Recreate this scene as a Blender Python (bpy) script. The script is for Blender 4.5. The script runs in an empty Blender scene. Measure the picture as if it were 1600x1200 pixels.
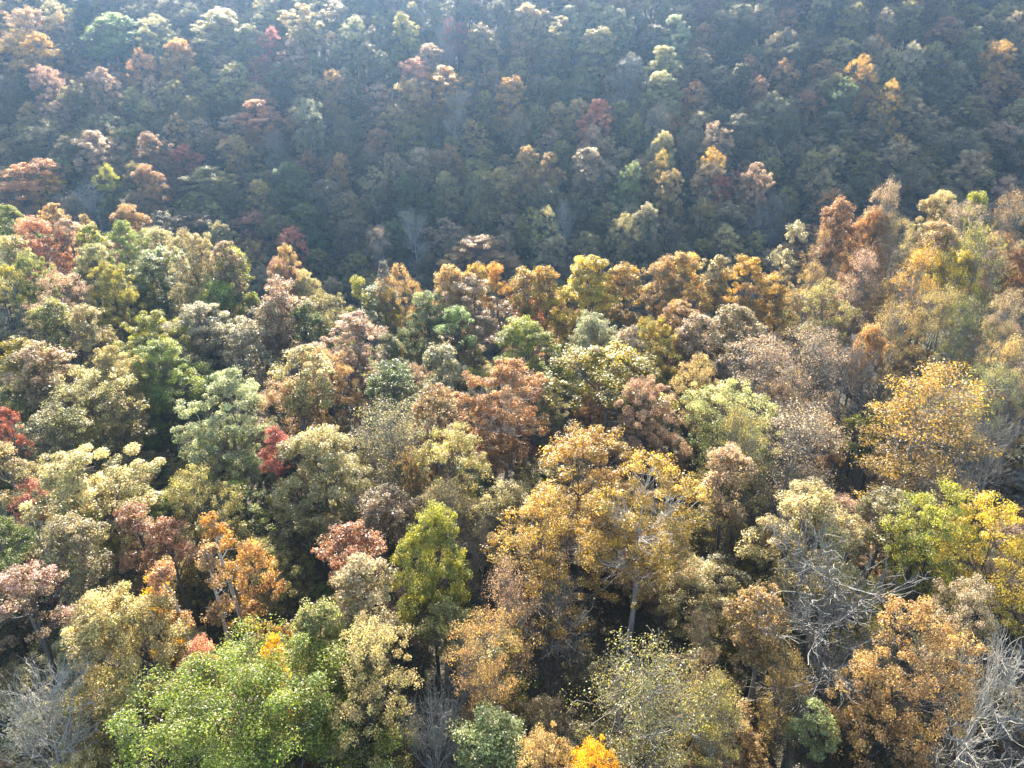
import bpy, math, random
import numpy as np

PI = math.pi
scene = bpy.context.scene
COL = scene.collection

# ------------------------------------------------------------------ camera
CZ = 75.0                       # camera height above the valley datum
PITCH = math.radians(-24.0)
FPX = 1101.0                    # focal length in pixels of a 1600 px wide picture
cam_d = bpy.data.cameras.new("camera")
cam_d.sensor_width = 36.0
cam_d.lens = 36.0 * FPX / 1600.0
cam_d.clip_start, cam_d.clip_end = 0.5, 3000.0
cam = bpy.data.objects.new("camera", cam_d)
COL.objects.link(cam)
cam.location = (0, 0, CZ)
cam.rotation_euler = (PI / 2 + PITCH, 0, 0)
scene.camera = cam

# ------------------------------------------------------------------ light
SUN_EL, SUN_AZ = math.radians(35.0), math.radians(-9.0)     # azimuth from +Y, negative = to the left
sun_dir = (math.sin(SUN_AZ) * math.cos(SUN_EL), math.cos(SUN_AZ) * math.cos(SUN_EL), math.sin(SUN_EL))
world = bpy.data.worlds.new("World")
scene.world = world
world.use_nodes = True
wn = world.node_tree
wn.nodes.clear()
sky = wn.nodes.new("ShaderNodeTexSky")
sky.sky_type = 'NISHITA'
sky.sun_disc = False
sky.sun_elevation = SUN_EL
sky.sun_rotation = SUN_AZ
bg = wn.nodes.new("ShaderNodeBackground")
bg.inputs[1].default_value = 0.13
wo = wn.nodes.new("ShaderNodeOutputWorld")
wn.links.new(sky.outputs[0], bg.inputs[0])
wn.links.new(bg.outputs[0], wo.inputs[0])
sun_l = bpy.data.lights.new("sun", 'SUN')
sun_l.energy = 5.0
sun_l.angle = math.radians(0.5)
sun_l.color = (1.0, 0.94, 0.82)
sun = bpy.data.objects.new("sun", sun_l)
COL.objects.link(sun)
from mathutils import Vector
sun.rotation_euler = Vector(sun_dir).to_track_quat('Z', 'Y').to_euler()
sun.location = (-40, 250, 320)

scene.view_settings.view_transform = 'Standard'
scene.view_settings.look = 'None'
scene.view_settings.gamma = 1.0
scene.view_settings.use_curve_mapping = False
scene.view_settings.exposure = 2.52
cy = scene.cycles
cy.max_bounces = 6
cy.diffuse_bounces = 3
cy.glossy_bounces = 2
cy.transmission_bounces = 4
cy.transparent_max_bounces = 4
cy.volume_bounces = 1
cy.sample_clamp_indirect = 4.0
HAZE_DENSITY, HAZE_G = 0.00021, 0.72

# ------------------------------------------------------------------ small maths
def S(t):
    t = np.clip(t, 0, 1)
    return t * t * (3 - 2 * t)

def wave(x, y, s, seed):
    r = np.random.default_rng(seed)
    v = 0
    for k in range(4):
        a = r.uniform(0, 2 * PI); f = (0.7 + 0.5 * k) / s; p = r.uniform(0, 2 * PI)
        v = v + np.sin((x * np.cos(a) + y * np.sin(a)) * f * 2 * PI + p) / (1 + k)
    return v / 2

CANOPY = 24.0
def edge_y(x):
    return 110 + 36 * S((-x - 50) / 40) + 6 * S((x - 45) / 40)

def near_top(x, y):
    z = -38.5 + 8.5 * np.clip(y / 110, -1, 1.2)
    z = z + 13 * S((x - 18) / 58) * np.clip(y / 105, 0, 1.1) ** 1.5 + 0.1 * np.clip(x - 76, 0, 200)
    z = z + 7.5 * S((-x - 22) / 60) * np.clip(y / 112, 0, 1.12) ** 2 + 0.12 * np.clip(-x - 80, 0, 200)
    d = y - edge_y(x)
    return z - 0.85 * (np.sqrt(d * d + 30) + d) / 2

def hill_top(x, y):
    yv = 147 - 6 * S((-x - 45) / 50) + 3 * wave(x, y, 90, 5)
    sl = 0.715 - 0.07 * S((-x - 55) / 60) + 0.06 * S((x - 25) / 70)
    z = -57 + sl * (y - yv) + 2.5 * wave(x, y, 70, 9)
    top = 72.0                                                   # the crest rounds off above the frame
    return np.minimum(z, top) - 0.5 * (np.sqrt((top - z) ** 2 + 300) - np.abs(top - z))

def canopy(x, y):
    a, b = near_top(x, y), hill_top(x, y)
    k = 5.0
    return (a + b + np.sqrt((a - b) ** 2 + k * k)) / 2

def ground(x, y):
    return canopy(x, y) - CANOPY + CZ

def ray(px, py):
    f = np.array([0, math.cos(PITCH), math.sin(PITCH)]); u = np.array([0, -math.sin(PITCH), math.cos(PITCH)])
    d = np.array([(px - 800) / FPX, 0, 0]) + u * ((600 - py) / FPX) + f
    return d / np.linalg.norm(d)

def project(x, y, z):
    z = z - CZ
    c = y * math.cos(PITCH) + z * math.sin(PITCH)
    v = -y * math.sin(PITCH) + z * math.cos(PITCH)
    return 800 + FPX * x / c, 600 - FPX * v / c, c

TS = np.arange(18, 420, 0.4)
def place(px, py, far, H):
    """where a tree of height H whose top shows at that pixel stands: x, y, height, range"""
    d = ray(px, py)
    x, y, z = d[0] * TS, d[1] * TS, d[2] * TS
    if far:
        gap = z - (hill_top(x, y) + H - CANOPY)
        ok = y > 150
    else:
        gap = z - (near_top(x, y) + H - CANOPY)
        ok = y < edge_y(x) + 6
    idx = np.where(ok & (gap < 0))[0]
    if len(idx):
        i = idx[0]
    else:
        i = np.argmin(np.where(ok, gap, 1e9))
        H = H + min(max(gap[i], 0), 9)
    return x[i], y[i], H, TS[i]

# ------------------------------------------------------------------ colours
def lin(c):
    return [(v / 255 / 12.92) if v / 255 <= 0.04045 else ((v / 255 + 0.055) / 1.055) ** 2.4 for v in c]

# code: (leaf colour, colour of the leaves that have turned, words)
HUES = {
    'cr': ((116, 114, 58), (194, 174, 116), 'cream-tan'),
    'pk': ((124, 106, 68), (194, 160, 128), 'pinkish tan'),
    'si': ((112, 112, 68), (176, 168, 128), 'silvery grey-green'),
    'gr': ((82, 98, 38), (146, 150, 60), 'mid green'),
    'dg': ((60, 78, 36), (108, 120, 56), 'dark green'),
    'fg': ((92, 106, 52), (154, 160, 92), 'fresh green'),
    'yg': ((100, 108, 38), (172, 162, 54), 'yellow-green'),
    'ol': ((92, 92, 42), (158, 142, 72), 'olive'),
    'gg': ((84, 92, 34), (168, 142, 38), 'green and gold'),
    'go': ((128, 106, 50), (204, 160, 68), 'golden'),
    'or': ((134, 98, 58), (192, 144, 90), 'orange'),
    'ot': ((126, 106, 58), (194, 160, 100), 'orange-tan'),
    'rt': ((122, 92, 58), (174, 128, 90), 'rust-brown'),
    'br': ((108, 98, 60), (168, 146, 104), 'brown'),
    'rd': ((136, 80, 58), (186, 104, 86), 'crimson red'),
    'sa': ((172, 110, 74), (220, 150, 112), 'salmon-orange'),
    'ye': ((200, 134, 18), (226, 170, 26), 'bright yellow-orange'),
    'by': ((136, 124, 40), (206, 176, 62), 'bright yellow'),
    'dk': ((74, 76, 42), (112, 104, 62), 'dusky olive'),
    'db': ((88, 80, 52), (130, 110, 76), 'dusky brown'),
    'gb': ((108, 102, 92), (108, 102, 92), 'grey'),
    'wb': ((138, 132, 120), (138, 132, 120), 'pale silver'),
}

# ------------------------------------------------------------------ materials
def nodes(m):
    m.use_nodes = True
    nt = m.node_tree
    nt.nodes.clear()
    return nt, nt.nodes.new, nt.links.new

def leaf_material(name, source):
    m = bpy.data.materials.new(name)
    nt, N, L = nodes(m)
    out = N("ShaderNodeOutputMaterial")
    if source == 'mesh':
        a = N("ShaderNodeAttribute"); a.attribute_name = "tint"
        b = a
    elif source == 'instance':
        a = N("ShaderNodeAttribute"); a.attribute_type = 'INSTANCER'; a.attribute_name = "tint"
        b = N("ShaderNodeAttribute"); b.attribute_type = 'INSTANCER'; b.attribute_name = "turned"
    else:
        a = N("ShaderNodeObjectInfo")
        b = N("ShaderNodeAttribute"); b.attribute_type = 'OBJECT'; b.attribute_name = "turned_colour"
    turn = N("ShaderNodeAttribute"); turn.attribute_name = "turn"
    tone = N("ShaderNodeAttribute"); tone.attribute_name = "tone"
    mix = N("ShaderNodeMix"); mix.data_type = 'RGBA'
    L(turn.outputs['Fac'], mix.inputs[0])
    L(a.outputs['Color'], mix.inputs[6]); L(b.outputs['Color'], mix.inputs[7])
    odd = N("ShaderNodeAttribute"); odd.attribute_name = "odd"
    fb = N("ShaderNodeMapRange"); fb.inputs[1].default_value = 0.72; fb.inputs[2].default_value = 0.86; fb.inputs[4].default_value = 0.5
    fg = N("ShaderNodeMapRange"); fg.inputs[1].default_value = 0.24; fg.inputs[2].default_value = 0.10; fg.inputs[4].default_value = 0.4
    L(odd.outputs['Fac'], fb.inputs[0]); L(odd.outputs['Fac'], fg.inputs[0])
    mb = N("ShaderNodeMix"); mb.data_type = 'RGBA'; mb.inputs[7].default_value = (0.33, 0.20, 0.12, 1)      # leaves gone brown
    mg = N("ShaderNodeMix"); mg.data_type = 'RGBA'; mg.inputs[7].default_value = (0.115, 0.14, 0.045, 1)     # leaves still green
    L(fb.outputs[0], mb.inputs[0]); L(mix.outputs[2], mb.inputs[6])
    L(fg.outputs[0], mg.inputs[0]); L(mb.outputs[2], mg.inputs[6])
    hue = N("ShaderNodeMapRange"); hue.inputs[1].default_value = 0.4; hue.inputs[2].default_value = 1.6
    hue.inputs[3].default_value = 0.485; hue.inputs[4].default_value = 0.515
    L(tone.outputs['Fac'], hue.inputs[0])
    hsv = N("ShaderNodeHueSaturation")
    L(hue.outputs[0], hsv.inputs['Hue']); L(tone.outputs['Fac'], hsv.inputs['Value'])
    L(mg.outputs[2], hsv.inputs['Color'])
    pb = N("ShaderNodeBsdfPrincipled")
    pb.inputs['Roughness'].default_value = 0.6 if source == 'mesh' else 0.42
    pb.inputs['Specular IOR Level'].default_value = 0.55
    L(hsv.outputs[0], pb.inputs['Base Color'])
    tr = N("ShaderNodeBsdfTranslucent")
    sat = N("ShaderNodeHueSaturation"); sat.inputs['Saturation'].default_value = 1.1; sat.inputs['Value'].default_value = 1.35
    L(hsv.outputs[0], sat.inputs['Color']); L(sat.outputs[0], tr.inputs['Color'])
    mx = N("ShaderNodeMixShader"); mx.inputs[0].default_value = 0.48
    L(pb.outputs[0], mx.inputs[1]); L(tr.outputs[0], mx.inputs[2])
    L(mx.outputs[0], out.inputs[0])
    return m

def bark_material(name="bark", fixed=None):
    m = bpy.data.materials.new(name)
    nt, N, L = nodes(m)
    out = N("ShaderNodeOutputMaterial")
    oi = N("ShaderNodeObjectInfo")
    tc = N("ShaderNodeTexCoord")
    mp = N("ShaderNodeMapping"); mp.inputs['Scale'].default_value = (5, 5, 0.9)
    nz = N("ShaderNodeTexNoise"); nz.inputs['Scale'].default_value = 2.0; nz.inputs['Detail'].default_value = 5
    L(tc.outputs['Object'], mp.inputs[0]); L(mp.outputs[0], nz.inputs['Vector'])
    mr = N("ShaderNodeMapRange"); mr.inputs[1].default_value = 0.3; mr.inputs[2].default_value = 0.7
    mr.inputs[3].default_value = 0.55; mr.inputs[4].default_value = 1.3
    L(nz.outputs[0], mr.inputs[0])
    hsv = N("ShaderNodeHueSaturation")
    if fixed:
        hsv.inputs['Color'].default_value = (*fixed, 1)
    else:
        L(oi.outputs['Color'], hsv.inputs['Color'])
    L(mr.outputs[0], hsv.inputs['Value'])
    bp = N("ShaderNodeBump"); bp.inputs['Strength'].default_value = 0.6; bp.inputs['Distance'].default_value = 0.05
    L(nz.outputs[0], bp.inputs['Height'])
    pb = N("ShaderNodeBsdfPrincipled"); pb.inputs['Roughness'].default_value = 0.8
    L(hsv.outputs[0], pb.inputs['Base Color']); L(bp.outputs[0], pb.inputs['Normal'])
    L(pb.outputs[0], out.inputs[0])
    return m

def ground_material():
    m = bpy.data.materials.new("leaf_litter")
    nt, N, L = nodes(m)
    out = N("ShaderNodeOutputMaterial")
    tc = N("ShaderNodeTexCoord")
    n1 = N("ShaderNodeTexNoise"); n1.inputs['Scale'].default_value = 0.12; n1.inputs['Detail'].default_value = 8
    n2 = N("ShaderNodeTexVoronoi"); n2.inputs['Scale'].default_value = 5.0
    L(tc.outputs['Object'], n1.inputs['Vector']); L(tc.outputs['Object'], n2.inputs['Vector'])
    r1 = N("ShaderNodeValToRGB")
    e = r1.color_ramp.elements
    e[0].position, e[0].color = 0.35, (0.035, 0.040, 0.018, 1)
    e[1].position, e[1].color = 0.68, (0.085, 0.055, 0.032, 1)
    L(n1.outputs[0], r1.inputs[0])
    r2 = N("ShaderNodeValToRGB")
    e = r2.color_ramp.elements
    e[0].color = (0.5, 0.5, 0.5, 1); e[1].color = (1.5, 1.35, 1.1, 1)
    L(n2.outputs['Color'], r2.inputs[0])
    mx = N("ShaderNodeMix"); mx.data_type = 'RGBA'; mx.blend_type = 'MULTIPLY'; mx.inputs[0].default_value = 1.0
    L(r1.outputs[0], mx.inputs[6]); L(r2.outputs[0], mx.inputs[7])
    bp = N("ShaderNodeBump"); bp.inputs['Distance'].default_value = 0.15
    L(n2.outputs['Distance'], bp.inputs['Height'])
    pb = N("ShaderNodeBsdfPrincipled"); pb.inputs['Roughness'].default_value = 0.85
    L(mx.outputs[2], pb.inputs['Base Color']); L(bp.outputs[0], pb.inputs['Normal'])
    L(pb.outputs[0], out.inputs[0])
    return m

LEAF = leaf_material("foliage", 'object')
SHRUBLEAF = leaf_material("undergrowth_foliage", 'mesh')
WOODLEAF = leaf_material("woodland_foliage", 'instance')
BARK = bark_material()
WOODBARK = bark_material("woodland_bark", lin((66, 58, 50)))
LITTER = ground_material()

# ------------------------------------------------------------------ mesh helpers
def quads_to_mesh(name, verts, quads, attrs=None, cols=None, mat=None, smooth=False):
    me = bpy.data.meshes.new(name)
    nv, nf = len(verts), len(quads)
    me.vertices.add(nv)
    me.vertices.foreach_set("co", np.ascontiguousarray(verts, dtype=np.float32).ravel())
    me.loops.add(nf * 4)
    me.loops.foreach_set("vertex_index", np.ascontiguousarray(quads, dtype=np.int32).ravel())
    me.polygons.add(nf)
    me.polygons.foreach_set("loop_start", np.arange(0, nf * 4, 4, dtype=np.int32))
    me.polygons.foreach_set("use_smooth", np.full(nf, smooth, dtype=bool))
    for k, v in (attrs or {}).items():
        at = me.attributes.new(k, 'FLOAT', 'FACE')
        at.data.foreach_set("value", np.ascontiguousarray(v, dtype=np.float32))
    if cols is not None:
        at = me.attributes.new("tint", 'FLOAT_COLOR', 'FACE')
        c = np.ones((nf, 4), dtype=np.float32); c[:, :3] = cols
        at.data.foreach_set("color", c.ravel())
    if attrs:
        at = me.attributes.new("odd", 'FLOAT', 'FACE')
        od = np.random.default_rng(nf).uniform(0, 1, nf)
        at.data.foreach_set("value", np.where(attrs.get('wood', np.zeros(nf)) > 0, 0.5, od).astype(np.float32))
    me.update(calc_edges=True)
    if mat:
        me.materials.append(mat)
    return me

def tubes(lines):
    """lines: (points k x 3, radii k, sides) -> verts, quads"""
    V, Q, n = [], [], 0
    for P, Rr, sides in lines:
        P = np.asarray(P, float); k = len(P)
        T = np.gradient(P, axis=0)
        T /= np.linalg.norm(T, axis=1)[:, None] + 1e-9
        ref = np.array([1.0, 0.1, 0]) if abs(T[0, 2]) > 0.8 else np.array([0, 0.1, 1.0])
        A = np.cross(T, ref); A /= np.linalg.norm(A, axis=1)[:, None] + 1e-9
        B = np.cross(T, A)
        ang = np.arange(sides) * 2 * PI / sides
        ring = P[:, None] + np.asarray(Rr)[:, None, None] * (np.cos(ang)[None, :, None] * A[:, None] + np.sin(ang)[None, :, None] * B[:, None])
        V.append(ring.reshape(-1, 3))
        i = np.arange(k - 1)[:, None] * sides; j = np.arange(sides)[None]; j2 = (j + 1) % sides
        q = np.stack([i + j, i + j2, i + sides + j2, i + sides + j], -1).reshape(-1, 4) + n
        Q.append(q); n += k * sides
    return np.concatenate(V), np.concatenate(Q)

def curve(a, b, rng, k=5, sag=0.12, lift=0.0):
    t = np.linspace(0, 1, k)[:, None]
    ln = np.linalg.norm(b - a)
    w = rng.normal(0, sag * ln * 0.35, 3); w2 = rng.normal(0, sag * ln * 0.2, 3)
    p = a + (b - a) * t + w * np.sin(PI * t) + w2 * np.sin(2 * PI * t)
    p[:, 2:] += lift * ln * (t * t - t)
    return p

def leaves(C, n_each, size, spread, rng, flat=0.62, droop=0.0, zlo=7, zhi=20, out_from=None):
    """kite shaped leaves scattered in puffs round the cluster centres C"""
    m = len(C)
    cnt = np.maximum(3, rng.normal(n_each, n_each * 0.3, m)).astype(int)
    idx = np.repeat(np.arange(m), cnt)
    n = len(idx)
    csz = rng.uniform(0.55, 1.4, m) * spread
    d = rng.normal(size=(n, 3)); d /= np.linalg.norm(d, axis=1)[:, None]
    r = rng.uniform(0, 1, n) ** 0.45
    off = d * r[:, None] * csz[idx][:, None]
    off[:, 2] *= flat
    off[:, 2] -= droop * (off[:, 0] ** 2 + off[:, 1] ** 2) / (csz[idx] + 0.1)
    p = C[idx] + off
    nrm = d * 0.55 + rng.normal(size=(n, 3)) * 0.55
    nrm[:, 2] += 0.95
    nrm /= np.linalg.norm(nrm, axis=1)[:, None]
    t = rng.normal(size=(n, 3)); t -= (t * nrm).sum(1)[:, None] * nrm
    t[:, 2] -= 0.25 + droop
    t -= (t * nrm).sum(1)[:, None] * nrm
    t /= np.linalg.norm(t, axis=1)[:, None] + 1e-9
    s = np.cross(nrm, t)
    L = size * rng.uniform(0.6, 1.4, n)[:, None]
    W = L * rng.uniform(0.30, 0.42, n)[:, None]
    v = np.stack([p - t * L * 0.5, p + s * W - nrm * W * 0.35 - t * L * 0.05, p + t * L * 0.5, p - s * W - nrm * W * 0.35 - t * L * 0.05], 1).reshape(-1, 3)
    q = np.arange(n * 4).reshape(-1, 4)
    ctone = rng.normal(1.0, 0.13, m)
    tone = np.clip(ctone[idx] * rng.normal(1.0, 0.26, n), 0.35, 1.8)
    cturn = rng.uniform(-0.5, 0.5, m) + (C[:, 2] - zlo) / (zhi - zlo) * 0.8
    turn = np.clip(cturn[idx] + rng.normal(0, 0.3, n), 0, 1)
    return v, q, tone, turn

def tree_shape(seed, R=5.0, H=20.0, cb=7.0, lobes=8, per=18, n_leaf=150, size=0.142, spread=0.64, form='dome', twigs=0, forks=1, droop=0.0, lean=0.0, flat=0.62, shell=0.5, joined=False):
    """a skeleton of trunk, limbs and branches with leaf puffs at the branch ends"""
    rng = np.random.default_rng(seed)
    ch = H - cb
    cent = []
    # lobes of the crown
    for k in range(lobes):
        a = k * 2.39996 + rng.uniform(-0.5, 0.5)
        h = (k + 0.5) / lobes
        h = np.clip(h + rng.uniform(-0.1, 0.1), 0.02, 0.98)
        if form == 'dome':
            rr = R * 0.56 * math.sqrt(max(0, 1 - max(0, h - 0.35) ** 2 / 0.42)) * (0.8 + 0.2 * min(1, h / 0.25))
        elif form == 'spire':
            rr = R * 0.62 * (1.02 - h) ** 0.75
        elif form == 'umbrella':
            rr = R * 0.7 * math.sqrt(max(0.02, 1 - h ** 2)); h = 0.35 + 0.65 * h
        else:  # vase
            rr = R * 0.55 * (0.5 + 0.6 * h) * (1.0 if h < 0.8 else 0.7)
        rr *= rng.uniform(0.55, 1.2)
        lr = rng.uniform(0.36, 0.64) * R * (0.62 if form == 'spire' else 1)
        z = cb + 0.10 * ch + h * (ch * 0.90 - lr * 0.75)
        cent.append((np.array([rr * math.cos(a), rr * math.sin(a), z]), lr))
    cent.append((np.array([rng.normal(0, 0.1 * R), rng.normal(0, 0.1 * R), H - 0.42 * R * 0.8]), 0.42 * R * (0.6 if form == 'spire' else 1)))
    tk, lb, br = [], [], []
    top = np.array([rng.normal(0, 0.3) + lean * 0.6, rng.normal(0, 0.3), cb + ch * (0.8 if form == 'spire' else 0.5)])
    base = np.array([-lean, 0, -0.8])
    trunk = curve(base, top, rng, 9, 0.05)
    trunk[0, :2] = base[:2]
    r0 = 0.018 * H * (0.75 + 0.1 * R / 5)
    tr = r0 * np.linspace(1, 0.42, 9) ** 1.0
    tr[0] *= 1.5
    tk.append((trunk, tr, 8))
    C = []
    tt = np.linspace(0, 1, 9)
    for c, lr in cent:
        # limb from the trunk out to the lobe
        za = min(c[2] - 0.35 * np.hypot(c[0], c[1]) - 1.0, top[2])
        f = np.clip((za - base[2]) / (top[2] - base[2]), 0.30, 1.0)
        a = np.array([np.interp(f, tt, trunk[:, i]) for i in range(3)])
        ra = np.interp(f, tt, tr)
        limb = curve(a, c, rng, 7, 0.16, 0.25)
        lb.append((limb, np.linspace(ra * 0.55, ra * 0.16, 7) , 5))
        # puffs on the lobe's shell, mostly upper and outer
        n = int(per * rng.uniform(0.8, 1.2))
        d = rng.normal(size=(n * 3, 3))
        outw = np.array([c[0], c[1], 0]) / (R + 0.01)
        d += np.array([0, 0, 0.45]) + outw * 0.9
        d /= np.linalg.norm(d, axis=1)[:, None]
        keep = rng.uniform(size=len(d)) < (0.62 + 0.38 * d[:, 2])
        d = d[keep][:n]
        rad = lr * (shell + (1.08 - shell) * rng.uniform(0, 1, len(d)) ** 0.6)
        P = c + d * rad[:, None] * np.array([1, 1, 0.82])
        for p in P:
            i = rng.integers(2, 7)
            k = 5
            b = curve(limb[i], p, rng, k, 0.2 if n_leaf else 0.11, 0.12)
            rb = ra * (0.15 if n_leaf else 0.12)
            br.append((b, np.linspace(rb, max(0.018, rb * 0.25), k), 3))
            for _ in range(twigs):
                dirv = (b[-1] - b[-2]); dirv = dirv / (np.linalg.norm(dirv) + 1e-6)
                e = dirv * 0.9 + rng.normal(0, 0.62, 3) + np.array([0, 0, 0.35]) + d[0] * 0
                st = b[rng.integers(1, k)]
                ln = rng.uniform(0.5, 1.5) * R / 5
                e = e / np.linalg.norm(e) * ln
                tp = curve(st, st + e, rng, 4, 0.25, 0.0)
                br.append((tp, np.array([0.020, 0.016, 0.012, 0.008]), 3))
        C.append(P)
    C = np.concatenate(C)
    out = {'R': R, 'H': H, 'form': form}
    tv, tq = tubes(tk)
    out['trunk'] = quads_to_mesh("trunk", tv, tq, mat=BARK, smooth=True)
    lv, lq = tubes(lb + ([] if n_leaf == 0 else br))
    if n_leaf == 0:
        v2, q2 = tubes(br)
        out['limbs'] = quads_to_mesh("limbs", lv, lq, mat=BARK, smooth=True)
        out['crown'] = quads_to_mesh("twigs", v2, q2, mat=BARK)
    else:
        out['limbs'] = quads_to_mesh("limbs", lv, lq, mat=BARK)
        v, q, tone, turn = leaves(C, n_leaf, size, spread * (0.75 + 0.05 * R), rng, flat, droop, cb, H)
        out['crown'] = quads_to_mesh("crown", v, q, {'tone': tone, 'turn': turn}, mat=LEAF)
    out['bare'] = n_leaf == 0
    # one joined mesh of the same tree for the woodland that is one mass
    if joined:
        wv = np.concatenate([tv, lv, v]); wq = np.concatenate([tq, lq + len(tv), q + len(tv) + len(lv)])
        nw = len(tq) + len(lq)
        me = quads_to_mesh("woodland_tree", wv, wq, {'tone': np.concatenate([np.ones(nw), tone]), 'turn': np.concatenate([np.zeros(nw), turn])}, mat=WOODLEAF)
        me.materials.append(WOODBARK)
        me.polygons.foreach_set("material_index", np.concatenate([np.ones(nw, dtype=np.int32), np.zeros(len(q), dtype=np.int32)]))
        out['joined'] = me
    return out

PROTO = {
    'D': [tree_shape(11, 5.2, 20, 7.0, 11, 24, 260, joined=True), tree_shape(12, 4.6, 20, 7.5, 10, 24, 250, form='dome'),
          tree_shape(13, 5.6, 20, 6.5, 13, 21, 240, form='dome', joined=True), tree_shape(14, 5.0, 20, 7, 11, 24, 250, form='vase')],
    'M': [tree_shape(21, 5.2, 20, 7.5, 11, 21, 125, joined=True), tree_shape(22, 5.0, 20, 8, 11, 20, 120, form='vase', joined=True),
          tree_shape(23, 5.6, 20, 7, 13, 19, 115, joined=True), tree_shape(24, 4.6, 20, 7.5, 10, 21, 125, form='vase')],
    'S': [tree_shape(31, 5.2, 20, 5, 11, 20, 72, 0.13, 0.95, twigs=3), tree_shape(32, 4.8, 20, 6, 10, 19, 80, 0.13, 0.9, form='vase', twigs=3),
          tree_shape(33, 5.4, 20, 6, 12, 19, 54, 0.13, 1.0, twigs=4)],
    'T': [tree_shape(41, 3.0, 21, 6, 9, 13, 100, 0.18, 0.7, form='vase', joined=True), tree_shape(42, 3.2, 21, 7, 10, 12, 90, 0.18, 0.7, form='dome'),
          tree_shape(43, 2.8, 21, 6, 11, 11, 85, 0.18, 0.65, form='spire')],
    'N': [tree_shape(46, 2.8, 21, 5, 10, 12, 56, 0.18, 0.6, form='spire', twigs=2, lean=0.5), tree_shape(47, 3.0, 21, 6, 10, 12, 60, 0.18, 0.6, form='dome', twigs=2)],
    'W': [tree_shape(51, 5.0, 20, 5, 9, 22, 170, 0.21, 0.8, droop=0.6, flat=0.8), tree_shape(52, 5.2, 20, 9, 9, 20, 130, 0.22, 0.8, form='umbrella', flat=0.62)],
    'L': [tree_shape(56, 9.0, 20, 3.5, 19, 30, 290, 0.135, 0.8, form='dome', flat=0.55)],
    'U': [tree_shape(61, 2.6, 9, 1.6, 6, 11, 75, 0.2, 0.6), tree_shape(62, 2.4, 9, 2.2, 6, 10, 60, 0.2, 0.6, form='vase')],
    'J': [tree_shape(68, 2.6, 20, 14.0, 6, 12, 130, spread=0.6), tree_shape(69, 2.6, 20, 14.5, 5, 13, 130, spread=0.6)],
    'K': [tree_shape(65, 3.2, 20, 12, 8, 15, 120, 0.18, 0.65), tree_shape(66, 3.0, 20, 12.5, 8, 15, 110, 0.18, 0.65, form='vase'), tree_shape(67, 3.3, 20, 11.5, 9, 14, 110, 0.18, 0.65)],
    'B': [tree_shape(71, 5.4, 20, 6.5, 10, 19, 0, twigs=7, form='vase', shell=0.4), tree_shape(72, 5.0, 20, 7, 9, 19, 0, twigs=7, form='dome', shell=0.4),
          tree_shape(73, 6.0, 20, 6, 12, 18, 0, twigs=7, form='dome', shell=0.4)],
}
FORM_WORDS = {'D': 'dense', 'M': 'full', 'S': 'thin-leaved', 'T': 'narrow', 'N': 'slender sparse', 'W': 'rounded', 'L': 'very broad', 'U': 'low', 'B': 'bare'}
HEIGHT = {'D': 24, 'M': 24, 'S': 24, 'T': 25, 'N': 24, 'W': 22, 'L': 25, 'U': 11, 'B': 23}

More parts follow.
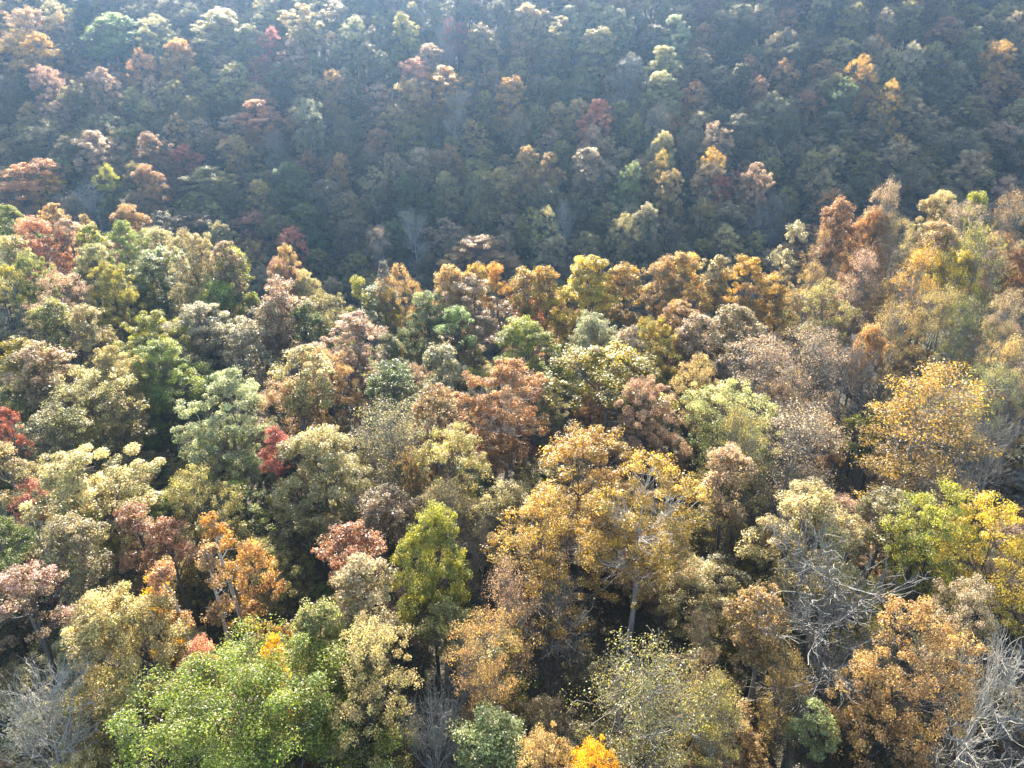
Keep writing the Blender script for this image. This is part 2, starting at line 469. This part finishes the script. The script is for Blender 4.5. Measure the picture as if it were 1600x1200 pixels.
# ------------------------------------------------------------------ trees seen in the photograph
# centre x, top y and width of the crown in the photograph, hue, form, height factor ; optional words for a tree that others are found by
NEAR = """
362 1040 400 gr L 1 ; very broad bright green tree filling the lower left
160 916 205 cr D 1 ; dense yellow-cream tree above the bare corner tree
8 880 100 pk D 1
25 1040 190 wb B 1 ; bare silver tree in the lower left corner
486 924 136 fg W 1.05 ; round glossy green tree
545 978 175 cr M 1
436 990 66 ye T 0.95 ; small bright yellow-orange tree beside the broad green one
585 870 112 pk M 1
550 824 105 rt M 0.9
668 790 145 yg D 1.05 ; yellow-green tree with a tall dark trunk
590 752 110 br M 0.85
690 752 120 br S 0.85
672 1082 165 gb B 0.9 ; bare grey tree at the lower middle edge
800 952 120 ot S 1
752 1128 140 fg M 0.8
862 1150 130 ot M 0.9
940 1166 110 ye M 0.9 ; bright yellow-orange crown cut by the lower edge
980 980 220 ol S 1.05 ; thin olive tree full of bare twigs
1140 1078 120 ol S 0.9
1310 838 285 gb B 1.1 ; huge bare grey tree with a stout trunk
1192 918 105 ot M 0.9
1438 968 168 or M 1.1 ; orange-tan tree at the lower right
1572 1010 190 wb B 1 ; bare pale tree in the lower right corner
1285 1108 90 fg M 0.75
1568 776 160 by M 1 ; bright yellow tree at the right edge
1528 905 150 pk M 0.9
1472 750 130 yg M 1 ; yellow-green tree left of the bright yellow edge tree
1285 755 160 cr D 1
1000 716 185 go M 1.1 ; golden tree with a white trunk
930 660 180 go M 1.05 ; broad golden dome behind the white trunked tree
858 768 190 go M 1
790 862 110 pk S 0.9
860 900 130 gb B 0.8
712 664 120 cr M 1
605 612 140 br S 1.05 ; grey-brown tree with a forked V trunk
486 662 178 cr D 1 ; big cream-tan tree beside the crimson one
418 668 52 rd M 0.95 ; small crimson red tree
160 675 190 cr D 1
0 690 75 cr M 1
48 758 70 rd N 0.9 ; thin red tree near the left edge
6 636 40 rd M 0.95
12 800 75 dg M 1
102 808 100 br M 0.95
215 798 85 rt M 0.9
275 814 80 rt M 0.85
358 778 80 go N 1 ; slender gold-tipped tree, tallest of its clump
282 848 88 or N 1
335 856 88 or N 1
408 842 72 or T 1
230 904 50 ye N 0.9
318 735 120 ol M 0.95
322 990 70 sa T 0.9
342 578 140 si D 1.1 ; silvery green tree with a tall crown
264 533 108 gr D 1
120 578 140 cr M 1
165 534 105 cr D 1
222 486 108 gg D 1
316 470 125 si D 1 ; silver-white tree on the left slope
375 500 70 si M 1
82 533 88 pk M 1
22 532 85 gg M 1
470 542 92 cr M 1.1
455 582 105 ot M 0.9
548 489 120 pk D 1
520 536 90 ot M 1
600 566 90 dg D 1
690 540 98 si W 1 ; small drooping silver-grey tree
782 556 138 or D 1.05 ; orange tree with a pale trunk below
672 598 88 ot M 1
942 533 180 gg W 1.1 ; broad green and gold umbrella crown
836 487 120 yg D 1 ; bright yellow-green domed tree
932 478 96 si D 1
998 510 70 si D 1
1032 494 95 gg D 1
1070 471 88 or D 1
1095 492 70 pk M 1
1150 477 78 br M 1
848 412 66 go D 1
918 398 118 by D 1 ; yellow-gold crown on the ridge edge
985 409 66 go D 1
1078 393 98 go D 1
1122 400 52 br M 1
826 416 60 go D 1
1034 403 60 ot D 1
1172 397 104 go D 1
1215 420 70 ot S 0.9
735 426 130 pk D 1
698 410 60 ot D 1
742 411 46 go D 1
778 412 48 go D 1
640 410 70 ot M 1
603 402 36 gb N 1.1
664 456 84 fg D 1 ; fresh green tree with a tall dark trunk
705 478 50 fg D 1
586 443 68 si D 1
562 431 40 yg D 1
608 448 40 yg D 0.9
516 450 88 ol M 1
482 420 70 cr D 1
446 398 76 pk D 1
454 382 34 ot M 1
384 378 62 yg D 1
300 356 110 cr D 1
346 371 56 pk D 1
250 384 125 gr D 1 ; green tree crowning the left rise
182 346 72 gr D 1
146 353 48 yg D 1
196 316 68 or D 1
136 334 32 ot M 1
90 317 48 ot M 1
60 333 92 sa D 1 ; salmon-orange tree at the left edge
10 320 50 gr D 1
112 342 46 pk M 1
126 383 74 cr D 1
15 366 62 cr D 1
48 396 76 gr D 1
12 414 44 yg D 1
235 352 90 cr D 1
172 408 78 yg D 1
92 420 100 pk M 1
325 402 90 cr D 1
424 431 84 pk T 1.1
400 470 70 br T 1
478 470 60 dg M 1
150 470 60 cr M 1
62 470 80 ol M 1
340 430 70 gr M 1
440 470 70 pk M 1
625 520 60 dk M 1
1240 345 46 si T 1.05 ; silvery spire on the far edge of the right slope
1376 277 58 pk S 1.1 ; thin tan tree topping the right rise
1320 310 58 rt D 1
1368 318 74 or D 1
1408 328 72 ot S 1
1468 294 76 cr D 1
1536 297 54 yg W 1
1590 296 56 ot S 1
1522 312 66 pk S 1
1472 344 64 cr D 1
1312 345 70 ot S 1
1350 386 82 pk S 1
1425 376 88 go S 1.1 ; thin gold tree with a dark forked trunk
1490 386 72 by W 1 ; bright yellow round tree on the right slope
1556 352 100 yg S 1.05
1266 405 72 ot S 1
1300 434 92 ol M 1
1588 448 64 pk S 1
1590 520 70 ot S 1
1464 442 84 ot S 1
1376 508 60 or W 1 ; small orange-brown ball of a tree
1186 512 140 pk S 1
1275 500 125 pk S 1
1112 552 90 cr M 1
1150 584 140 cr M 1
1020 586 112 pk D 1
1448 563 185 go S 1.1 ; large gold-olive tree on the right slope
1562 562 80 fg S 0.9
1590 650 100 gb B 0.9
1255 620 150 pk S 1
1132 702 86 pk M 1
1172 632 100 ol S 1.05
1390 762 90 br M 0.85
1510 640 100 gb B 1
1340 520 90 gb B 0.95
1180 440 90 gb B 0.9
1060 430 60 br M 0.9
880 470 60 ot M 0.9
820 455 60 sa M 0.9
1520 460 80 ol S 1
1400 470 80 ot S 0.95
750 800 70 gb B 0.85
640 700 70 ot M 0.8
560 690 60 dk M 0.8
700 940 90 ol M 0.8
1060 800 80 ot S 0.8
1090 960 70 br S 0.7
1360 905 80 ol M 0.75
1240 1010 90 ot S 0.75
60 640 90 br M 0.9
190 620 80 ol M 0.9
"""
FAR = """
18 42 60 go M 1
62 48 60 go D 1 ; gold tree high on the far slope's left end
38 8 70 ot M 1
165 14 80 fg D 1
246 22 60 cr M 1
330 6 80 cr D 1
266 56 58 go D 1
220 74 40 or M 1
150 104 42 pk D 1
66 100 48 pk M 1
464 4 60 cr D 1
550 22 48 si D 1
626 18 44 yg D 1
694 22 48 wb B 1
712 26 36 rd M 1 ; red tree high on the far hillside
420 40 40 rd M 1
410 84 50 rd M 0.9
756 34 60 ot D 1
646 86 56 sa M 1
692 100 76 go D 1
794 118 52 go D 1 ; gold tree in the middle of the far hillside
706 136 48 wb B 1
738 128 40 gb B 1
52 246 112 or D 1 ; broad orange tree below the far slope's left end
66 268 56 go M 0.9
146 202 74 pk D 1
226 256 54 or D 1
160 256 30 yg M 0.9
132 282 96 wb B 0.9 ; wide bare grey tree behind the left slope
30 296 60 gb B 0.9
455 350 40 sa M 1
645 326 54 wb B 1.05 ; silver-white bare tree at the foot of the far hill
592 352 40 pk S 1
750 366 92 or D 1
330 256 92 ol D 1
822 2 56 ot D 1
866 22 56 cr D 1
893 8 32 si D 1
950 6 30 si D 1
974 14 26 si D 1
936 40 66 cr D 1
1062 22 46 si D 1
982 84 56 wb S 1 ; whitish tree on the far hillside
1036 70 48 cr D 1
1040 108 60 cr D 1
938 154 46 sa D 1
1034 160 48 pk S 1
1116 190 34 pk M 1
1036 202 44 cr D 1
822 226 42 ot D 1
864 238 42 ot D 1
930 228 60 pk D 1
984 254 36 fg D 1
1050 264 42 ot D 1
1036 234 40 go M 1
1110 228 36 go M 1
1112 252 34 cr M 1
1118 268 36 rd M 1 ; red tree low on the far hillside
1180 252 36 pk D 1
1016 314 46 si D 1
980 334 28 cr M 1
820 324 42 ol M 1
850 322 28 cr M 1
880 314 34 wb B 1
1394 124 42 go M 1
1352 84 42 go M 1
1430 64 44 si M 1
1560 60 44 go M 1
1190 320 60 gb B 1
1210 300 44 gb B 1
640 120 50 ot M 1
480 150 50 si M 1
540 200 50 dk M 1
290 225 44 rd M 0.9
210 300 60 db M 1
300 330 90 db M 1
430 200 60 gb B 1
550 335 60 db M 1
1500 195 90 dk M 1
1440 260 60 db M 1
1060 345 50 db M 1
"""

BRIGHT = ('cr', 'go', 'or', 'si', 'pk', 'ot', 'sa', 'fg', 'wb', 'yg')   # crowns that stand out of the far slope into the sun
trees = []          # dicts: x y H R hue form far words
def read(rows, far):
    for ln in rows.strip().splitlines():
        data, _, words = ln.partition(';')
        cx, top, w, hue, form, hf = data.split()
        cx, top, w, hf = float(cx), float(top), float(w), float(hf)
        H = HEIGHT[form] * hf
        if far:
            H *= 1.13 if hue in BRIGHT else 0.95
        x, y, H, t = place(cx, top + 0.06 * w, far, H)
        depth = project(x, y, CZ + near_top(x, y) if not far else CZ + hill_top(x, y))[2]
        R = 0.5 * w * depth / FPX * (1.2 if far else 1.13)
        if far:
            R = max(R, 4.6)
        trees.append(dict(x=float(x), y=float(y), H=H, R=R, hue=hue, form=form, far=far, words=words.strip(), seen=True))
read(NEAR, False)
read(FAR, True)

# the trees between them, smaller than those
rng = np.random.default_rng(2024)
def fill(n_try, box, far, hues, forms, hr, rr, gap):
    xs = [t['x'] for t in trees]; ys = [t['y'] for t in trees]; rs = [t['R'] for t in trees]
    for _ in range(n_try):
        x, y = rng.uniform(box[0], box[1]), rng.uniform(box[2], box[3])
        if abs(x) > 0.76 * y + 28:
            continue
        isfar = hill_top(x, y) > near_top(x, y)
        if isfar != far:
            continue
        R = rng.uniform(*rr)
        d = np.hypot(np.array(xs) - x, np.array(ys) - y)
        if (d < gap * (np.minimum(np.array(rs), 6) + R)).any():
            continue
        # kinds stand in patches
        if far:
            q = 0.5 + 0.55 * float(wave(x, y, 55, 61)) + rng.normal(0, 0.28)
        else:
            q = 0.5 + x / 190 + rng.normal(0, 0.24)
        hue = hues[int(min(max(q, 0), 0.999) * len(hues))]
        form = forms[rng.integers(len(forms))]
        if form == 'B':
            hue = ('gb', 'wb', 'gb')[rng.integers(3)]
        trees.append(dict(x=x, y=y, H=rng.uniform(*hr), R=R, hue=hue, form=form, far=far, words='', seen=False))
        xs.append(x); ys.append(y); rs.append(R)
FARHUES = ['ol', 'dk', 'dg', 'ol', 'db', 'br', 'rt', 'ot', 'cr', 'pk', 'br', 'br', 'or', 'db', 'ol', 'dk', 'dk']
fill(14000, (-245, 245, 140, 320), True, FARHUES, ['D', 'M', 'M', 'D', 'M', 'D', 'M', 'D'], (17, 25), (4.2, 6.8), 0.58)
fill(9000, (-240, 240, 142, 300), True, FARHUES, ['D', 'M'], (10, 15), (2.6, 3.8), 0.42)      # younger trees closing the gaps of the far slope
fill(5000, (-130, 130, 12, 165), False, ['gr', 'dg', 'si', 'cr', 'cr', 'gg', 'ol', 'yg', 'dk', 'cr', 'ol', 'pk', 'ot', 'pk', 'br', 'pk', 'ot', 'or'], ['M', 'D', 'M', 'S', 'T', 'S', 'B'], (10, 17.5), (2.8, 5.2), 0.5)

# ------------------------------------------------------------------ which of them show, and how much
GW, GH = 400, 300
depthbuf = np.full((GH, GW), 1e9); owner = np.full((GH, GW), -1)
gx, gy = np.meshgrid((np.arange(GW) + 0.5) * 4, (np.arange(GH) + 0.5) * 4)
for i, t in enumerate(trees):
    zb = float(ground(t['x'], t['y']))
    cz = zb + t['H'] * 0.68
    u, v, c = project(t['x'], t['y'], cz)
    t['u'], t['v'], t['depth'] = float(u), float(v), float(c)
    if c < 5:
        continue
    ru = t['R'] * FPX / c
    rv = math.hypot(t['H'] * 0.32, t['R'] * 0.6) * FPX / c
    m = ((gx - u) / ru) ** 2 + ((gy - v) / rv) ** 2 < 1
    m &= depthbuf > c
    depthbuf[m] = c; owner[m] = i
shown = np.bincount(owner[owner >= 0], minlength=len(trees))
for i, t in enumerate(trees):
    t['shown'] = int(shown[i])
cand = sorted([t for t in trees if t['shown'] >= (1 if t['seen'] else 12) and -20 < t['u'] < 1620 and -20 < t['v'] < 1260], key=lambda t: -t['shown'] - (1000 if t['seen'] else 0))
leafy = [t for t in cand if t['form'] != 'B'][:310]
bare = [t for t in cand if t['form'] == 'B'][:60]
single = leafy + bare
for t in trees:
    t['single'] = False
for t in single:
    t['single'] = True

# ------------------------------------------------------------------ labels
SIZE = lambda t: ''
for t in single:
    hue, fw = HUES[t['hue']][2], FORM_WORDS[t['form']]
    t['desc'] = (t['words'] or f"{fw} {hue} tree" + (" on the far hillside" if t['far'] else ""))
from collections import Counter
marks = [t for t in single if t['words'] and Counter(s['desc'] for s in single)[t['desc']] == 1]
SHORT = {}
for t in marks:
    SHORT[id(t)] = t['words']
ORD = ['', 'second ', 'third ', 'fourth ', 'fifth ', 'sixth ']
def way(t, m):
    dx, dy = t['u'] - m['u'], t['v'] - m['v']
    if abs(dx) >= abs(dy):
        return 'left of' if dx < 0 else 'right of'
    return 'above' if dy < 0 else 'below'
used = Counter()
for t in single:
    if t in marks:
        t['label'] = t['words']; used[t['label']] += 1
for t in sorted(single, key=lambda t: -t['shown']):
    if 'label' in t:
        continue
    ks = sorted(marks, key=lambda m: math.hypot(t['u'] - m['u'], t['v'] - m['v']) + 0)
    base = f"{FORM_WORDS[t['form']]} {HUES[t['hue']][2]} {'far-hillside ' if t['far'] else ''}tree"
    done = False
    for m in ks[:12]:
        w = way(t, m)
        peers = sorted([s for s in single if s is not m and s['form'] == t['form'] and s['hue'] == t['hue'] and s['far'] == t['far'] and s not in marks and way(s, m) == w],
                       key=lambda s: math.hypot(s['u'] - m['u'], s['v'] - m['v']))
        k = [p is t for p in peers].index(True)
        lab = f"{ORD[k] if k < 6 else ''}{base} {w} the {m['words']}"
        if k < 3 and len(lab.split()) <= 16 and not used[lab]:
            t['label'] = lab; used[lab] += 1; done = True
            break
    if not done:
        m = ks[0]
        t['label'] = f"{base} near the {m['words']}"
        used[t['label']] += 1

# ------------------------------------------------------------------ building trees
def structure(name, me):
    o = bpy.data.objects.new(name, me); COL.objects.link(o); o['kind'] = 'structure'
    return o

BARKS = [(70, 62, 54), (84, 76, 66), (58, 52, 46), (98, 90, 80)]
WHITE_TRUNK = ('golden tree with a white trunk', 'orange tree with a pale trunk below')
prng = np.random.default_rng(77)
def build(t):
    form = t['form']
    ps = PROTO[('J' if t['R'] < 2.8 else 'K') if form in 'DM' and t['R'] < 4.0 and t['H'] > 15 else form]
    p = ps[prng.integers(len(ps))]
    is_bare = form == 'B'
    root = bpy.data.objects.new("bare_tree" if is_bare else "broadleaf_tree", None)
    COL.objects.link(root)
    root.empty_display_size = 0.5
    zb = float(ground(t['x'], t['y']))
    sz = t['H'] / p['H']; sx = t['R'] / p['R']
    root.location = (t['x'], t['y'], zb)
    root.scale = (sx, sx * prng.uniform(0.82, 1.16), sz)
    root.rotation_euler = (prng.normal(0, 0.035), prng.normal(0, 0.035), prng.uniform(0, 2 * PI))
    root['label'] = t['label']
    root['category'] = 'tree'
    root['group'] = ('bare trees ' if is_bare else 'autumn trees ') + ('on the far hillside' if t['far'] else 'on the near slope')
    v = prng.uniform(0.88, 1.12)
    if is_bare:
        bc = lin(HUES[t['hue']][0])
    else:
        bc = lin((112, 106, 94)) if form == 'S' else lin((170, 164, 152) if (t['words'] in WHITE_TRUNK or form == 'N') else BARKS[prng.integers(len(BARKS))])
    for nm, key in (("trunk", 'trunk'), ("branches", 'limbs'), ("crown", 'crown')):
        o = bpy.data.objects.new(nm, p[key])
        COL.objects.link(o)
        o.parent = root
        if key == 'crown' and not is_bare:
            a, b, _ = HUES[t['hue']]
            jit = prng.normal(1, 0.05, 3)
            ca = np.array(lin(a)) * v * jit; cb = np.array(lin(b)) * v * jit
            o.color = (*[float(c) for c in ca], 1)
            o["turned_colour"] = [float(c) for c in cb]
        else:
            o.color = (*bc, 1)
    return root

# ground
xs = np.concatenate([np.arange(-700, -260, 40), np.arange(-260, 261, 4.0), np.arange(300, 741, 40)])
ys = np.concatenate([np.arange(-500, -40, 40), np.arange(-40, 361, 4.0), np.arange(400, 1041, 40)])
X, Y = np.meshgrid(xs, ys)
Z = ground(X, Y) + 0.35 * wave(X, Y, 11, 3)
ny, nx = X.shape
ii = (np.arange(ny - 1)[:, None] * nx + np.arange(nx - 1)[None]).reshape(-1)
terrain = structure("ground", quads_to_mesh("ground", np.stack([X, Y, Z], -1).reshape(-1, 3), np.stack([ii, ii + 1, ii + nx + 1, ii + nx], -1), mat=LITTER, smooth=True))

for t in single:
    build(t)

# the rest of the wood: trees past the limit or hardly shown by the photograph, as one mass
kinds = bpy.data.collections.new("woodland_kinds")          # not linked to the scene: only the mass below uses it
kind_index = {}
for f in ('D', 'M', 'T'):
    for p in PROTO[f]:
        if 'joined' in p:
            o = bpy.data.objects.new("woodland_tree_%02d" % len(kind_index), p['joined'])
            o.color = (*lin(BARKS[0]), 1)
            kinds.objects.link(o)
            kind_index[id(p)] = len(kind_index)
rest = [t for t in trees if not t['single']]
pos, scl, rot, pick, tnt, trn = [], [], [], [], [], []
for t in rest:
    f = {'S': 'M', 'B': 'M'}.get(t['form'], t['form'])
    ps = [p for p in PROTO[f if f in 'DMT' else 'M'] if 'joined' in p]
    p = ps[prng.integers(len(ps))]
    pos.append((t['x'], t['y'], float(ground(t['x'], t['y']))))
    scl.append((t['R'] / p['R'], t['R'] / p['R'], t['H'] / p['H']))
    rot.append((0, 0, prng.uniform(0, 2 * PI)))
    pick.append(kind_index[id(p)])
    v = prng.uniform(0.88, 1.12)
    tnt.append((*(np.array(lin(HUES[t['hue']][0])) * v), 1)); trn.append((*(np.array(lin(HUES[t['hue']][1])) * v), 1))
me = bpy.data.meshes.new("distant_woodland")
me.from_pydata(pos, [], [])
def point_attr(name, typ, key, data):
    at = me.attributes.new(name, typ, 'POINT')
    at.data.foreach_set(key, np.array(data, dtype=np.int32 if typ == 'INT' else np.float32).ravel())
point_attr("scl", 'FLOAT_VECTOR', "vector", scl); point_attr("rot", 'FLOAT_VECTOR', "vector", rot); point_attr("pick", 'INT', "value", pick)
point_attr("tint", 'FLOAT_COLOR', "color", tnt); point_attr("turned", 'FLOAT_COLOR', "color", trn)
ng = bpy.data.node_groups.new("plant_woodland", 'GeometryNodeTree')
ng.interface.new_socket("Geometry", in_out='INPUT', socket_type='NodeSocketGeometry')
ng.interface.new_socket("Geometry", in_out='OUTPUT', socket_type='NodeSocketGeometry')
N, L = ng.nodes.new, ng.links.new
gi, go = N("NodeGroupInput"), N("NodeGroupOutput")
ci = N("GeometryNodeCollectionInfo")
ci.inputs['Collection'].default_value = kinds
ci.inputs['Separate Children'].default_value = True
ci.inputs['Reset Children'].default_value = True
ip = N("GeometryNodeInstanceOnPoints")
ip.inputs['Pick Instance'].default_value = True
def named(nm, typ):
    n = N("GeometryNodeInputNamedAttribute"); n.data_type = typ; n.inputs['Name'].default_value = nm
    return n.outputs[0]
e2r = N("FunctionNodeEulerToRotation")
L(gi.outputs[0], ip.inputs['Points']); L(ci.outputs[0], ip.inputs['Instance'])
L(named("pick", 'INT'), ip.inputs['Instance Index'])
L(named("rot", 'FLOAT_VECTOR'), e2r.inputs[0]); L(e2r.outputs[0], ip.inputs['Rotation'])
L(named("scl", 'FLOAT_VECTOR'), ip.inputs['Scale'])
L(ip.outputs[0], go.inputs[0])
wood = bpy.data.objects.new("distant_woodland", me)
COL.objects.link(wood)
wood['kind'] = 'stuff'
md = wood.modifiers.new("plant_woodland", 'NODES'); md.node_group = ng

# undergrowth between the trunks
urng = np.random.default_rng(5)
n = 15000
ux = urng.uniform(-150, 150, n); uy = urng.uniform(12, 280, n)
k = np.abs(ux) < 0.80 * uy + 22
ux, uy = ux[k], uy[k]
uz = ground(ux, uy) + urng.uniform(0.1, 6.0, len(ux)) * (urng.uniform(0, 1, len(ux)) ** 1.5)
v, q, tone, turn = leaves(np.stack([ux, uy, uz], -1), 19, 0.25, 1.2, urng, 0.6, 0, 0, 1)
pal = np.array([lin(HUES[h][0]) for h in ('gr', 'fg', 'br', 'ol', 'gr', 'fg', 'rt')])
patch = (wave(v[::4, 0], v[::4, 1], 16, 31) * 2.2 + urng.normal(0, 0.8, len(q)) + 3.0)
tint = pal[np.clip(patch, 0, 6).astype(int)]
ug = bpy.data.objects.new("undergrowth", quads_to_mesh("undergrowth", v, q, {'tone': tone, 'turn': turn}, tint, SHRUBLEAF))
COL.objects.link(ug)
ug['kind'] = 'stuff'

# ------------------------------------------------------------------ haze
def haze_box():
    x0, x1, y0, y1 = -720, 760, -520, 1060
    z0 = float(Z.min()) - 1.5
    z1 = max(float(Z.max()) + 25, CZ + 5)
    v = np.array([(x, y, z) for z in (z0, z1) for y in (y0, y1) for x in (x0, x1)])
    q = np.array([(0, 2, 3, 1), (4, 5, 7, 6), (0, 1, 5, 4), (2, 6, 7, 3), (0, 4, 6, 2), (1, 3, 7, 5)])
    m = bpy.data.materials.new("haze")
    nt, N, L = nodes(m)
    out = N("ShaderNodeOutputMaterial")
    pv = N("ShaderNodeVolumePrincipled")
    pv.inputs['Color'].default_value = (0.39, 0.64, 1.0, 1)
    pv.inputs['Density'].default_value = HAZE_DENSITY
    pv.inputs['Anisotropy'].default_value = HAZE_G
    L(pv.outputs[0], out.inputs['Volume'])
    o = bpy.data.objects.new("haze", quads_to_mesh("haze", v, q, mat=m))
    COL.objects.link(o)
    o['kind'] = 'stuff'
haze_box()
